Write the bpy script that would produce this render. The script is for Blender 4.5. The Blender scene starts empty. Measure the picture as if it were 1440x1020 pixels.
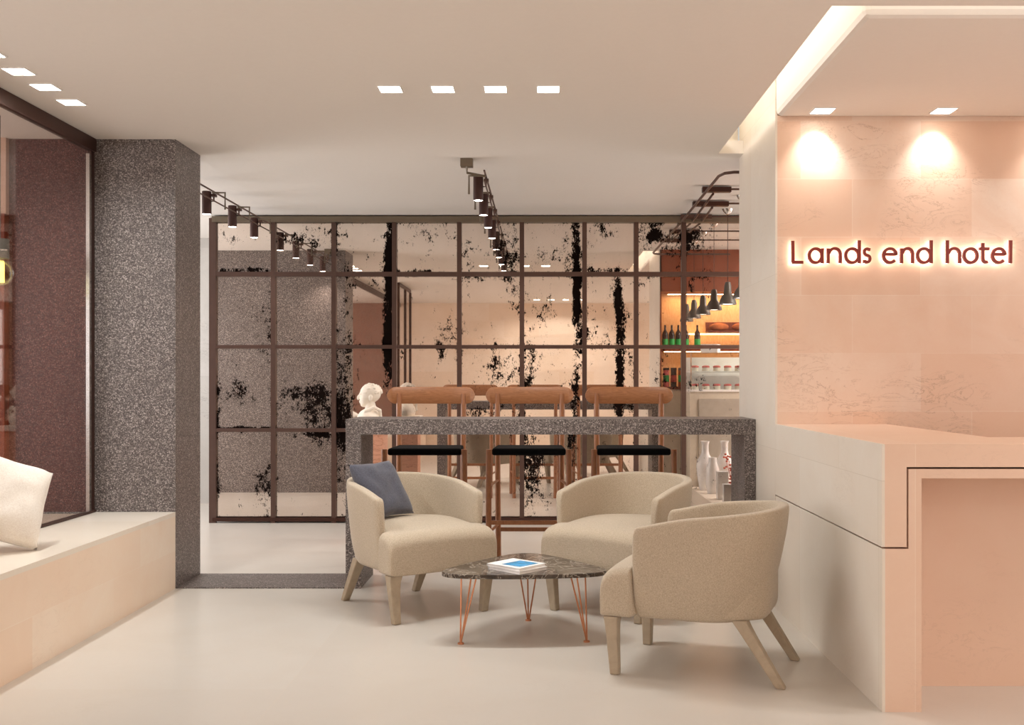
import bpy, bmesh, math, random
from mathutils import Vector, Matrix, noise
random.seed(7)
PI = math.pi
S = bpy.context.scene
COL = S.collection
HZ = 2.912          # ceiling height
F = 1450.0          # focal length in pixels of the 1440 frame

# ------------------------------------------------------------------ materials
def rgb(r, g, b):
    f = lambda c: (c/255/12.92) if c/255 <= .04045 else ((c/255+.055)/1.055)**2.4
    return (f(r), f(g), f(b), 1)

class NT:
    def __init__(s, name):
        s.m = bpy.data.materials.new(name); s.m.use_nodes = True
        s.t = s.m.node_tree; s.n = s.t.nodes; s.l = s.t.links
        s.b = s.n['Principled BSDF']; s.out = s.n['Material Output']
    def add(s, typ, **kw):
        nd = s.n.new(typ)
        for k, v in kw.items():
            if k in nd.inputs.keys() if hasattr(nd.inputs, 'keys') else False: pass
            setattr(nd, k, v)
        return nd
    def link(s, a, b): s.l.new(a, b)
    def coord(s, scale=(1, 1, 1)):
        g = s.add('ShaderNodeNewGeometry')
        mp = s.add('ShaderNodeMapping'); mp.inputs['Scale'].default_value = scale
        s.link(g.outputs['Position'], mp.inputs['Vector'])
        return mp.outputs['Vector']
    def obco(s, scale=(1, 1, 1)):
        g = s.add('ShaderNodeTexCoord')
        mp = s.add('ShaderNodeMapping'); mp.inputs['Scale'].default_value = scale
        s.link(g.outputs['Object'], mp.inputs['Vector'])
        return mp.outputs['Vector']
    def noise(s, vec, scale, detail=3, rough=.55, dist=0):
        nd = s.add('ShaderNodeTexNoise')
        nd.inputs['Scale'].default_value = scale; nd.inputs['Detail'].default_value = detail
        nd.inputs['Roughness'].default_value = rough; nd.inputs['Distortion'].default_value = dist
        s.link(vec, nd.inputs['Vector']); return nd.outputs['Fac']
    def ramp(s, fac, stops, interp='LINEAR'):
        r = s.add('ShaderNodeValToRGB'); cr = r.color_ramp; cr.interpolation = interp
        while len(cr.elements) < len(stops): cr.elements.new(.5)
        for e, (p, c) in zip(cr.elements, stops): e.position = p; e.color = c
        s.link(fac, r.inputs['Fac']); return r.outputs['Color']
    def mix(s, fac, a, b, mode='MIX'):
        m = s.add('ShaderNodeMix', data_type='RGBA', blend_type=mode)
        for sock, v in ((m.inputs[0], fac), (m.inputs[6], a), (m.inputs[7], b)):
            if hasattr(v, 'is_linked') or hasattr(v, 'links'): s.link(v, sock)
            else: sock.default_value = v
        return m.outputs[2]
    def math(s, op, a, b=0.0):
        m = s.add('ShaderNodeMath', operation=op)
        for sock, v in ((m.inputs[0], a), (m.inputs[1], b)):
            if hasattr(v, 'links'): s.link(v, sock)
            else: sock.default_value = v
        return m.outputs[0]
    def bump(s, h, strength=.2, dist=.01):
        b = s.add('ShaderNodeBump'); b.inputs['Strength'].default_value = strength
        b.inputs['Distance'].default_value = dist
        s.link(h, b.inputs['Height']); s.link(b.outputs['Normal'], s.b.inputs['Normal'])
    def set(s, **kw):
        for k, v in kw.items():
            sock = s.b.inputs[k.replace('_', ' ')]
            if hasattr(v, 'links'): s.link(v, sock)
            else: sock.default_value = v
        return s.m

M = {}
def plain(name, col, rough=.5, metal=0, var=.06, nscale=12):
    t = NT(name); v = t.obco()
    n = t.noise(v, nscale, 4)
    a = tuple(min(1, c*(1-var)) for c in col[:3])+(1,); b = tuple(min(1, c*(1+var)) for c in col[:3])+(1,)
    c = t.ramp(n, [(.3, a), (.7, b)])
    M[name] = t.set(Base_Color=c, Roughness=rough, Metallic=metal); return M[name]
def emis(name, col, strength):
    t = NT(name); t.b.inputs['Base Color'].default_value = col
    t.b.inputs['Emission Color'].default_value = col; t.b.inputs['Emission Strength'].default_value = strength
    M[name] = t.m; return t.m

def granite(name, cols, rough=.45):
    t = NT(name); v = t.coord()
    vo = t.add('ShaderNodeTexVoronoi'); vo.inputs['Scale'].default_value = 185; vo.inputs['Randomness'].default_value = 1
    d = t.add('ShaderNodeMix', data_type='RGBA'); d.inputs[0].default_value = .02
    nn = t.add('ShaderNodeTexNoise'); nn.inputs['Scale'].default_value = 30; t.link(v, nn.inputs['Vector'])
    t.link(v, d.inputs[6]); t.link(nn.outputs['Color'], d.inputs[7]); t.link(d.outputs[2], vo.inputs['Vector'])
    sp = t.add('ShaderNodeSeparateColor'); t.link(vo.outputs['Color'], sp.inputs[0])
    c = t.ramp(sp.outputs[0], cols, 'LINEAR')
    big = t.noise(v, 1.6, 3)
    c2 = t.mix(t.ramp(big, [(.35, (.0, 0, 0, 1)), (.7, (.35, .35, .35, 1))]), c, cols[1][1])
    M[name] = t.set(Base_Color=c2, Roughness=rough); return M[name]
granite('granite', [(0, rgb(56, 49, 47)), (.4, rgb(88, 80, 77)), (.75, rgb(120, 111, 108)), (1, rgb(180, 170, 165))])
granite('red granite', [(0, rgb(58, 26, 20)), (.4, rgb(80, 38, 30)), (.8, rgb(98, 52, 42)), (1, rgb(140, 95, 84))], .5)

def limestone(name, base, dark, light, bw=.71, bh=.345, axis='xz', off=(0, 0), contrast=1, rough=.4, joint=None, veins=.5):
    t = NT(name); g = t.add('ShaderNodeNewGeometry')
    sx = t.add('ShaderNodeSeparateXYZ'); t.link(g.outputs['Position'], sx.inputs[0])
    cb = t.add('ShaderNodeCombineXYZ')
    A = {'x': 0, 'y': 1, 'z': 2}
    t.link(t.math('ADD', sx.outputs[A[axis[0]]], off[0]), cb.inputs[0])
    t.link(t.math('ADD', sx.outputs[A[axis[1]]], off[1]), cb.inputs[1])
    br = t.add('ShaderNodeTexBrick'); br.offset = .43; br.squash = 1
    br.inputs['Scale'].default_value = 1; br.inputs['Mortar Size'].default_value = .0016
    br.inputs['Mortar Smooth'].default_value = .1; br.inputs['Bias'].default_value = 0
    br.inputs['Brick Width'].default_value = bw; br.inputs['Row Height'].default_value = bh
    br.inputs['Color1'].default_value = dark; br.inputs['Color2'].default_value = light
    br.inputs['Mortar'].default_value = joint or light
    t.link(cb.outputs[0], br.inputs['Vector'])
    v = t.coord()
    n1 = t.noise(v, 2.2, 6, .6, .6)
    c = t.mix(.55*contrast, base, br.outputs['Color'])
    c = t.mix(t.ramp(n1, [(.4, (0, 0, 0, 1)), (.75, (.5, .5, .5, 1))]), c, dark)
    # fine veins with blotches
    v2 = t.coord((1.3, 1.3, 3.2)); n2 = t.noise(v2, 3.1, 8, .66, 1.5)
    band = t.ramp(n2, [(.485, (0, 0, 0, 1)), (.5, (veins, veins, veins, 1)), (.515, (0, 0, 0, 1))])
    gate = t.ramp(t.noise(v, 1.7, 2), [(.52, (0, 0, 0, 1)), (.66, (1, 1, 1, 1))])
    vm = t.mix(1.0, band, gate, 'MULTIPLY')
    vd = tuple(x*.62 for x in dark[:3])+(1,)
    c = t.mix(vm, c, vd)
    n3 = t.noise(v, 60, 3)
    c = t.mix(t.ramp(n3, [(.3, (0, 0, 0, 1)), (.9, (.14, .14, .14, 1))]), c, dark)
    t.bump(br.outputs['Fac'], -.25, .002)
    M[name] = t.set(Base_Color=c, Roughness=rough); return M[name]
limestone('peach limestone', rgb(226, 201, 180), rgb(216, 176, 148), rgb(232, 216, 202), off=(.30, .215), rough=.42, contrast=1.2, veins=.8)  # peach partly holds the warm reception light, same stone as the side
limestone('peach limestone desk', rgb(226, 200, 180), rgb(216, 180, 156), rgb(230, 210, 194), bw=3, bh=3, off=(.2, .4), rough=.42, veins=.3)
limestone('cool lit limestone side', rgb(226, 219, 208), rgb(216, 203, 187), rgb(230, 225, 216), bw=1.3, bh=1.04, axis='yz', off=(.4, .1), rough=.4, joint=rgb(190, 178, 160), veins=.3)  # same limestone as the fronts, cooler light on the side put into colour
limestone('bench limestone', rgb(230, 212, 192), rgb(224, 194, 168), rgb(234, 222, 206), bw=.9, bh=.25, axis='yz', off=(.2, 0.003), rough=.4, veins=.2)
limestone('bench top limestone', rgb(228, 219, 206), rgb(220, 208, 192), rgb(232, 224, 213), bw=1.8, bh=2, axis='yx', off=(.2, 0), rough=.35, veins=.12)
limestone('floor stone', rgb(208, 202, 194), rgb(199, 190, 179), rgb(212, 207, 199), bw=2.4, bh=2.2, axis='yx', off=(.3, 1.13), rough=.28, joint=rgb(214, 198, 178), veins=.12, contrast=.5)
limestone('far peach wall', rgb(230, 210, 190), rgb(224, 198, 174), rgb(234, 218, 202), off=(.1, .2), rough=.5)
limestone('marble', rgb(190, 186, 181), rgb(160, 154, 148), rgb(198, 195, 190), bw=3, bh=1.4, rough=.25, veins=.7)
limestone('pedestal stone', rgb(226, 168, 138), rgb(206, 134, 104), rgb(230, 190, 168), bw=3, bh=3, rough=.4, veins=.9)

def paint(name, col, rough=.8):
    t = NT(name); v = t.coord(); n = t.noise(v, 40, 3)
    c = t.ramp(n, [(.3, tuple(x*.985 for x in col[:3])+(1,)), (.7, col)])
    t.bump(n, .03, .002)
    M[name] = t.set(Base_Color=c, Roughness=rough)
paint('ceiling paint', rgb(234, 228, 221))
paint('cove paint', rgb(240, 232, 218))
paint('plaster', rgb(196, 160, 140))
paint('platform', rgb(176, 158, 142), .6)  # bench stone carried on, greyed to hold the shade behind the glass

def fabric(name, c1, c2, scale=260):
    t = NT(name); v = t.obco()
    a = t.noise(t.obco((1, 1, .35)), scale, 2); b = t.noise(t.obco((.35, .35, 1.2)), scale, 2)
    w = t.math('ADD', t.math('MULTIPLY', a, .5), t.math('MULTIPLY', b, .5))
    c = t.ramp(w, [(.36, c1), (.62, c2)])
    t.bump(w, .35, .003)
    t.b.inputs['Sheen Weight'].default_value = .25
    M[name] = t.set(Base_Color=c, Roughness=.92)
fabric('linen fabric', rgb(162, 147, 126), rgb(193, 178, 157), 400)
fabric('slate fabric', rgb(62, 62, 72), rgb(84, 85, 97))
fabric('cream fabric', rgb(222, 212, 200), rgb(236, 229, 219))

def wood(name, c1, c2, rough=.35, sc=(1, 1, 1)):
    t = NT(name); v = t.obco(sc)
    n = t.noise(v, 9, 6, .6, 2.2)
    c = t.ramp(n, [(.3, c1), (.7, c2)])
    M[name] = t.set(Base_Color=c, Roughness=rough)
wood('walnut', rgb(148, 96, 60), rgb(180, 124, 84), sc=(1, 1, 8))
wood('leg walnut', rgb(138, 86, 52), rgb(168, 112, 74), sc=(8, 8, 1))
wood('mahogany', rgb(72, 24, 6), rgb(134, 54, 18), .6, sc=(6, 6, .6))
wood('orange oak', rgb(216, 156, 100), rgb(236, 188, 136), sc=(4, 4, .8))
wood('painted leg', rgb(164, 148, 127), rgb(178, 162, 140), .55)
plain('frame metal', rgb(88, 66, 58), .45, .35)
plain('dark bronze', rgb(70, 44, 36), .4, .5)
plain('lamp housing', rgb(66, 38, 32), .5, .2)
plain('ceiling box metal', rgb(112, 100, 84), .5, .2)
plain('black leather', rgb(7, 7, 8), .85, 0, .2, 40)
M['black leather'].node_tree.nodes['Principled BSDF'].inputs['Specular IOR Level'].default_value = .15
plain('copper', rgb(196, 134, 98), .3, .8)
plain('chrome', rgb(210, 206, 202), .2, 1)
plain('sign letter', rgb(132, 38, 24), .45, 0)
plain('plaster bust', rgb(240, 230, 216), .7)
plain('porcelain', rgb(232, 232, 232), .18)
plain('white card', rgb(238, 236, 234), .6)
plain('blue print', rgb(70, 150, 200), .4, 0, .5, 30)
plain('pendant grey', rgb(92, 86, 78), .4, .3)
plain('brown panel', rgb(128, 62, 30), .5)
plain('grey panel', rgb(176, 168, 156), .5)
plain('pale cabinet', rgb(208, 198, 182), .5)
plain('bread crust', rgb(170, 92, 44), .8, 0, .3)
plain('red label', rgb(176, 50, 40), .5)
plain('green label', rgb(30, 160, 70), .5)
plain('dark glass bottle', rgb(40, 22, 16), .1)
plain('pink icing', rgb(220, 110, 110), .5)
plain('coral flower', rgb(196, 96, 76), .7, 0, .3)
plain('grey cap', rgb(82, 78, 70), .6)
emis('downlight glow', (1, .93, .82, 1), 14)
emis('spot glow', (1, .88, .78, 1), 18)
emis('halo glow', (1, .92, .80, 1), 7)
emis('niche strip', (1, .72, .38, 1), 9)
emis('yellow lamp', (1, .82, .18, 1), 2.2)
emis('pendant glow', (1, .92, .8, 1), 8)

def thin_glass(name, tint=(1, 1, 1, 1), refl=.12):
    t = NT(name); tr = t.add('ShaderNodeBsdfTransparent'); tr.inputs[0].default_value = tint
    gl = t.add('ShaderNodeBsdfGlossy'); gl.inputs['Roughness'].default_value = .02
    lw = t.add('ShaderNodeLayerWeight'); lw.inputs[0].default_value = .25
    mx = t.add('ShaderNodeMixShader')
    t.link(t.math('MULTIPLY', lw.outputs['Fresnel'], refl*4), mx.inputs[0])
    t.link(tr.outputs[0], mx.inputs[1]); t.link(gl.outputs[0], mx.inputs[2]); t.link(mx.outputs[0], t.out.inputs[0])
    M[name] = t.m
thin_glass('partition glass', (.97, .95, .94, 1), .06)
thin_glass('case glass', (.95, .98, .97, 1), .1)

# dark emperador marble
t = NT('dark marble'); v = t.coord()
n = t.noise(v, 7, 8, .65, 1.8)
c = t.ramp(n, [(.3, rgb(38, 32, 28)), (.48, rgb(70, 60, 52)), (.5, rgb(170, 160, 148)), (.53, rgb(62, 52, 46)), (.75, rgb(96, 84, 72))])
M['dark marble'] = t.set(Base_Color=c, Roughness=.12)

# antique mirror: silvering with black worn-away spots
t = NT('antique mirror'); v = t.coord((1, 1, .8))
att = t.add('ShaderNodeAttribute'); att.attribute_name = 'wear'
w = att.outputs['Fac']
n1 = t.noise(v, 30, 8, .78, .3)
n2 = t.noise(v, 4, 5, .6)
n3 = t.noise(t.coord((1, 1, .5)), 95, 6, .78)
s1 = t.math('ADD', t.math('ADD', t.math('MULTIPLY', n1, .62), t.math('MULTIPLY', n3, .62)), t.math('SUBTRACT', t.math('MULTIPLY', n2, .36), .30))
v5 = t.coord((1.3, 1, .8)); n5 = t.noise(v5, 9, 5, .7)
gate = t.ramp(n5, [(.48, (0, 0, 0, 1)), (.72, (.18, .18, .18, 1))])
dr = t.ramp(t.noise(t.coord((7, 1, .9)), 4.5, 4, .6), [(.56, (0, 0, 0, 1)), (.72, (.07, .07, .07, 1))])
tot = t.math('ADD', t.math('ADD', s1, w), t.math('ADD', gate, dr))
mask = t.ramp(tot, [(.655, (0, 0, 0, 1)), (.69, (1, 1, 1, 1))])
gl = t.add('ShaderNodeBsdfGlossy'); gl.inputs['Roughness'].default_value = .012
haze = t.noise(v, 2.5, 5)
t.link(t.ramp(haze, [(.3, rgb(232, 220, 210)), (.7, rgb(244, 234, 226))]), gl.inputs[0])
df = t.add('ShaderNodeBsdfDiffuse'); df.inputs[0].default_value = rgb(196, 172, 156)
g2 = t.add('ShaderNodeMixShader'); g2.inputs[0].default_value = .055
t.link(gl.outputs[0], g2.inputs[1]); t.link(df.outputs[0], g2.inputs[2])
bk = t.add('ShaderNodeBsdfDiffuse'); bk.inputs[0].default_value = rgb(24, 18, 16)
mx = t.add('ShaderNodeMixShader'); t.link(mask, mx.inputs[0])
t.link(g2.outputs[0], mx.inputs[1]); t.link(bk.outputs[0], mx.inputs[2]); t.link(mx.outputs[0], t.out.inputs[0])
M['antique mirror'] = t.m

# ------------------------------------------------------------------ mesh helpers
def box(bm, x0, x1, y0, y1, z0, z1, bev=0, seg=2):
    r = bmesh.ops.create_cube(bm, size=1)
    bmesh.ops.transform(bm, matrix=Matrix.Translation(((x0+x1)/2, (y0+y1)/2, (z0+z1)/2)) @
                        Matrix.Diagonal((abs(x1-x0), abs(y1-y0), abs(z1-z0), 1)), verts=r['verts'])
    if bev:
        es = list({e for vv in r['verts'] for e in vv.link_edges})
        bmesh.ops.bevel(bm, geom=es, offset=bev, segments=seg, affect='EDGES', profile=.5)
def tube(bm, pts, r, n=10, caps=True, r_end=None, square=False):
    pts = [Vector(p) for p in pts]; rings = []
    if square: n = 4
    for i, p in enumerate(pts):
        d = (pts[min(i+1, len(pts)-1)]-pts[max(i-1, 0)]).normalized()
        up = Vector((0, 0, 1)) if abs(d.z) < .9 else Vector((0, 1, 0))
        a = d.cross(up).normalized(); b = a.cross(d).normalized()
        rr = r if r_end is None else r+(r_end-r)*i/(len(pts)-1)
        ph = PI/4 if square else 0
        k = rr*(1.414 if square else 1)
        rings.append([bm.verts.new(p+a*k*math.cos(ph+2*PI*j/n)+b*k*math.sin(ph+2*PI*j/n)) for j in range(n)])
    for r0, r1 in zip(rings, rings[1:]):
        for j in range(n): bm.faces.new((r0[j], r0[(j+1) % n], r1[(j+1) % n], r1[j]))
    if caps:
        bm.faces.new(rings[0][::-1]); bm.faces.new(rings[-1])
def lathe(bm, prof, cx=0, cy=0, cz=0, n=32):
    rings = []
    for r, z in prof:
        if r < 1e-5: rings.append([bm.verts.new((cx, cy, cz+z))])
        else: rings.append([bm.verts.new((cx+r*math.cos(2*PI*j/n), cy+r*math.sin(2*PI*j/n), cz+z)) for j in range(n)])
    for a, b in zip(rings, rings[1:]):
        for j in range(n):
            k = (j+1) % n
            if len(a) == 1 and len(b) == 1: continue
            if len(a) == 1: bm.faces.new((a[0], b[j], b[k]))
            elif len(b) == 1: bm.faces.new((a[j], a[k], b[0]))
            else: bm.faces.new((a[j], a[k], b[k], b[j]))
def prism(bm, outline, z0, z1):
    a = [bm.verts.new((x, y, z0)) for x, y in outline]; b = [bm.verts.new((x, y, z1)) for x, y in outline]
    n = len(a)
    bm.faces.new(a[::-1]); bm.faces.new(b)
    for i in range(n): bm.faces.new((a[i], a[(i+1) % n], b[(i+1) % n], b[i]))
def obj(name, bm, mat, parent=None, smooth=False, bevel=0, loc=None):
    me = bpy.data.meshes.new(name)
    bmesh.ops.recalc_face_normals(bm, faces=bm.faces)
    bm.to_mesh(me); bm.free()
    if isinstance(mat, str): mat = M[mat]
    me.materials.append(mat)
    if smooth:
        me.shade_smooth()
        if smooth != 'all': me.set_sharp_from_angle(angle=math.radians(38))
    o = bpy.data.objects.new(name, me); COL.objects.link(o)
    if parent: o.parent = parent
    if loc: o.location = loc
    if bevel:
        m = o.modifiers.new('bevel', 'BEVEL'); m.width = bevel; m.segments = 2; m.limit_method = 'ANGLE'
    return o
def bx(name, mat, b, parent=None, bevel=0, **k):
    bm = bmesh.new(); box(bm, *b); return obj(name, bm, mat, parent, bevel=bevel, **k)
def tag(o, label=None, cat=None, group=None, kind=None):
    if label: o['label'] = label
    if cat: o['category'] = cat
    if group: o['group'] = group
    if kind: o['kind'] = kind
    return o
def thing(name, label, cat, loc=(0, 0, 0), rz=0, group=None):
    o = bpy.data.objects.new(name, None); COL.objects.link(o)
    o.location = loc; o.rotation_euler = (0, 0, rz); o.empty_display_size = .1
    return tag(o, label, cat, group)
def struct(name, mat, b, label=None, **k):
    o = bx(name, mat, b, **k); o['kind'] = 'structure'
    if label: o['label'] = label
    return o
def dup(root, loc, rz=None, label=None):
    r = root.copy(); COL.objects.link(r); r.location = loc
    if rz is not None: r.rotation_euler = (0, 0, rz)
    if label: r['label'] = label
    for ch in list(root.children):
        c = ch.copy(); COL.objects.link(c); c.parent = r
        for g in ch.children:
            d = g.copy(); COL.objects.link(d); d.parent = c
    return r

# ------------------------------------------------------------------ shell
XL, XR, YB, YF = -6.0, 5.0, -1.3, 11.3
XD = 1.373      # left face of the reception block
struct('floor', 'floor stone', (XL, XR, YB, YF, -.1, 0))
bm = bmesh.new()
cz0, cz1 = HZ, HZ+.09
for b in ((XL, 1.2, YB, YF), (1.2, XR, YB, 4.30), (1.2, XR, 7.1, YF)):
    box(bm, b[0], b[1], b[2], b[3], cz0, cz1)
tag(obj('ceiling', bm, 'ceiling paint'), kind='structure')
bm = bmesh.new()
box(bm, 1.0, XR, 4.1, 7.3, 3.28, 3.34)            # lid of the light cove
box(bm, .98, 1.0, 4.1, 7.3, HZ+.09, 3.34); box(bm, .98, XR, 4.08, 4.1, HZ+.09, 3.34); box(bm, .98, XD, 7.3, 7.32, HZ+.09, 3.34)
tag(obj('trim_1', bm, 'cove paint'), kind='structure', label='light cove above the slot in the ceiling around the reception')
# dropped canopy over the reception
bm = bmesh.new(); box(bm, XD, XR, 4.42, 6.12, HZ, 3.16)
tag(obj('trim_2', bm, 'ceiling paint', bevel=.03), kind='structure', label='dropped ceiling panel over the reception desk')
# reception block
struct('wall_reception', 'peach limestone', (XD+.012, XR, 6.12, 6.45, 0, HZ+.01))
struct('wall_reception_side', 'cool lit limestone side', (XD, XD+.012, 6.12, 7.25, 0, 3.27))
bm = bmesh.new()
box(bm, XD+.012, XR, 6.45, 6.9, 0, 3.2); box(bm, XD+.012, XD+.03, 6.9, 7.25, 0, 3.2)
box(bm, XD+.012, XR, 6.9, 7.25, 2.41, 3.2)
tag(obj('wall_cafe', bm, 'brown panel'), kind='structure')
struct('wall_cafe_niche', 'orange oak', (XD+.03, XR, 6.9, 6.93, 0, 2.41))
# mirrored wall behind it, side walls, back wall, marble wall
struct('wall_back', 'marble', (XL, -3.19, 11.3, 11.4, 0, HZ))
struct('wall_behind_mirror', 'marble', (-3.19, XR, 9.86, 9.96, 0, HZ))
struct('wall_front', 'far peach wall', (-3.0, XR, YB-.1, YB, 0, HZ))
struct('wall_front_wood', 'mahogany', (XL, -3.0, YB-.1, YB, 0, HZ))
struct('wall_left', 'plaster', (XL-.1, XL, YB, YF, 0, HZ))
struct('wall_right', 'plaster', (XR, XR+.1, YB, YF, 0, HZ+.4))
# granite column (wall end) and its dark red panel seen through the glass
YG0, YG1 = 6.68, 7.16
XC = -2.387
struct('wall_column', 'granite', (-4.7, XC, YG0, YG1, 0, HZ))
struct('wall_panel_red', 'red granite', (-3.46, -2.915, YG0-.012, YG0, .5, HZ))
struct('wall_panel_plaster', 'plaster', (-4.7, -3.46, YG0-.05, YG0, 2.42, HZ))
struct('wall_panel_wood', 'mahogany', (-4.7, -3.46, YG0-.07, YG0, .5, 2.42))
struct('floor_platform', 'platform', (XL, -2.93, YB, YG0, 0, .485))

# ------------------------------------------------------------------ bench, partition
t = thing('stone_bench', 'long low pale limestone bench along the glass partition at the left', 'bench', (-2.64, 3, 0))
def rel(o, tt):
    o.parent = tt; o.matrix_parent_inverse = tt.matrix_world.inverted() if False else Matrix.Translation(-Vector(tt.location)); return o
rel(bx('front_panel', 'bench limestone', (XC-.03, XC, YB+.02, YG0-.002, 0, .47)), t)
rel(bx('bench_top', 'bench top limestone', (-2.925, XC, YB+.02, YG0-.002, .47, .497)), t)
t = thing('glass_partition', 'frameless clear glass partition with dark bronze rails standing on the bench', 'partition', (-2.9, 4, .497))
rel(bx('glass_pane', 'partition glass', (-2.905, -2.899, YB+.05, 6.60, .51, 2.83)), t)
rel(bx('top_rail', 'dark bronze', (-2.935, -2.893, YB+.02, YG0-.014, 2.825, 2.909)), t)
rel(bx('bottom_rail', 'dark bronze', (-2.918, -2.896, YB+.02, YG0-.014, .4985, .515)), t)
rel(bx('end_post', 'dark bronze', (-2.928, -2.906, 6.62, YG0-.014, .515, 2.825)), t)
tag(rel(bx('edge_strip', 'chrome', (-2.925, -2.903, 6.585, 6.612, .515, 2.8)), t), label='bright metal strip at the glass edge')

def cushion(name, mat, label, w, h, th, loc, rot, group=None):
    bm = bmesh.new(); n = 22
    def P(i, j, s):
        u = -1+2*i/n; v = -1+2*j/n
        e = max(0, (1-u**4)*(1-v**4))**.55
        pin = 1-.07*(1-abs(u)**1.0)*abs(v)**3-.0
        pin2 = 1-.07*(1-abs(v))*abs(u)**3
        q = .006*noise.noise(Vector((u*2.3, v*2.3, s*3)))*e
        return (u*w/2*pin2, s*(th/2*e)+q*2, v*h/2*pin)
    for s in (-1, 1):
        g = [[bm.verts.new(P(i, j, s)) for j in range(n+1)] for i in range(n+1)]
        for i in range(n):
            for j in range(n):
                bm.faces.new((g[i][j], g[i+1][j], g[i+1][j+1], g[i][j+1]))
    bmesh.ops.remove_doubles(bm, verts=bm.verts, dist=.0008)
    o = obj(name, bm, mat, smooth='all'); yaw, tilt, roll = [math.radians(a) for a in rot]
    o.matrix_world = Matrix.Translation(loc) @ Matrix.Rotation(yaw, 4, 'Z') @ Matrix.Rotation(-tilt, 4, 'X') @ Matrix.Rotation(roll, 4, 'Y')
    tag(o, label, 'cushion', group); return o

# ------------------------------------------------------------------ granite bar ribbon
t = thing('bar_table', 'long speckled grey granite bar table behind the armchairs', 'bar table', (0, 6.92, 0))
rel(bx('table_top', 'granite', (-1.285, 1.371, YG0, YG1, .998, 1.097)), t)
rel(bx('leg', 'granite', (-1.285, -1.187, YG0, YG1, 0, .998)), t)
rel(bx('leg', 'granite', (1.30, 1.371, YG0, YG1, 0, .998)), t)
tag(bx('floor_strip', 'granite', (XC+.002, -1.287, YG0, YG1, 0, .008)), 'flat granite strip in the floor between the column and the bar table', 'threshold')

# ------------------------------------------------------------------ mirror wall
YM = 9.78
xs = [-3.135, -2.562, -1.989, -1.416, -.802, -.209, .384, .873, 1.322, 1.92, 2.5]
zs = [.045, .878, 1.667, 2.355, 2.862]
mirror = thing('mirror_partition', 'large gridded wall of antique spotted mirror panes in brown metal frames', 'mirror', (0, YM, 0))
def px2xz(px, py): return ((px-765)/148.3, 1.35+(535-py)/148.3)
blobs = []   # x, z, rx, rz, strength
def blob(px, py, rx, ry, st=.3):
    x, z = px2xz(px, py); blobs.append((x, z, rx/148.3, ry/148.3, st*(.56 if st < .35 else .5)))
blob(549, 350, 5, 60, .42); blob(810, 345, 4.5, 55, .42); blob(810, 410, 5, 30, .4); blob(813, 470, 6, 60, .36)
blob(868, 410, 4.5, 30, .4); blob(873, 470, 5.5, 55, .36); blob(870, 560, 6, 45, .4); blob(808, 560, 6, 35, .42); blob(805, 630, 6, 40, .36)
blob(546, 430, 7, 60, .42); blob(547, 500, 6, 50, .3)
blob(430, 565, 42, 26, .19); blob(455, 580, 22, 30, .2); blob(418, 552, 18, 8, .2)
blob(325, 550, 16, 12, .18); blob(345, 530, 14, 30, .14); blob(300, 430, 6, 30, .24); blob(303, 560, 6, 50, .2); blob(303, 625, 6, 45, .22)
blob(370, 465, 12, 30, .18); blob(485, 470, 11, 60, .19); blob(490, 400, 11, 40, .17); blob(487, 560, 12, 60, .2); blob(485, 640, 12, 60, .22)
blob(440, 335, 30, 14, .2); blob(400, 335, 18, 7, .2); blob(478, 335, 9, 22, .2); blob(535, 345, 16, 22, .16)
blob(598, 322, 24, 12, .2); blob(572, 345, 8, 8, .2); blob(675, 350, 24, 22, .17); blob(716, 345, 14, 26, .2); blob(765, 360, 28, 10, .18); blob(795, 350, 18, 30, .16)
blob(590, 384, 40, 4, .22); blob(665, 392, 30, 5, .2); blob(722, 400, 9, 40, .18); blob(625, 460, 12, 26, .2); blob(620, 500, 10, 20, .16); blob(650, 470, 12, 40, .1)
blob(750, 460, 14, 60, .15); blob(775, 440, 8, 50, .12); blob(830, 440, 8, 50, .14); blob(860, 440, 10, 40, .14); blob(840, 475, 20, 10, .12)
blob(846, 325, 26, 9, .2); blob(829, 345, 5, 6, .22); blob(850, 380, 36, 3, .22)
blob(945, 334, 30, 7, .28); blob(985, 335, 20, 14, .26); blob(925, 320, 8, 14, .18); blob(950, 352, 20, 8, .26); blob(912, 332, 14, 16, .14)
blob(972, 400, 3, 12, .36); blob(990, 395, 8, 14, .2); blob(910, 330, 10, 20, .16)
blob(700, 530, 10, 40, .18); blob(718, 545, 16, 40, .16); blob(690, 520, 26, 16, .12); blob(740, 520, 14, 30, .16); blob(880, 520, 12, 60, .16); blob(930, 520, 10, 20, .2); blob(975, 540, 22, 12, .2)
blob(750, 690, 22, 40, .2); blob(745, 640, 16, 30, .16); blob(672, 580, 20, 8, .26)
blob(370, 680, 12, 30, .22); blob(305, 690, 6, 20, .2); blob(420, 612, 40, 3, .24); blob(345, 380, 40, 3, .34); blob(345, 603, 40, 3, .34); blob(455, 618, 16, 8, .2)
blob(745, 620, 10, 60, .12); blob(330, 340, 12, 8, .16)
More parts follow.
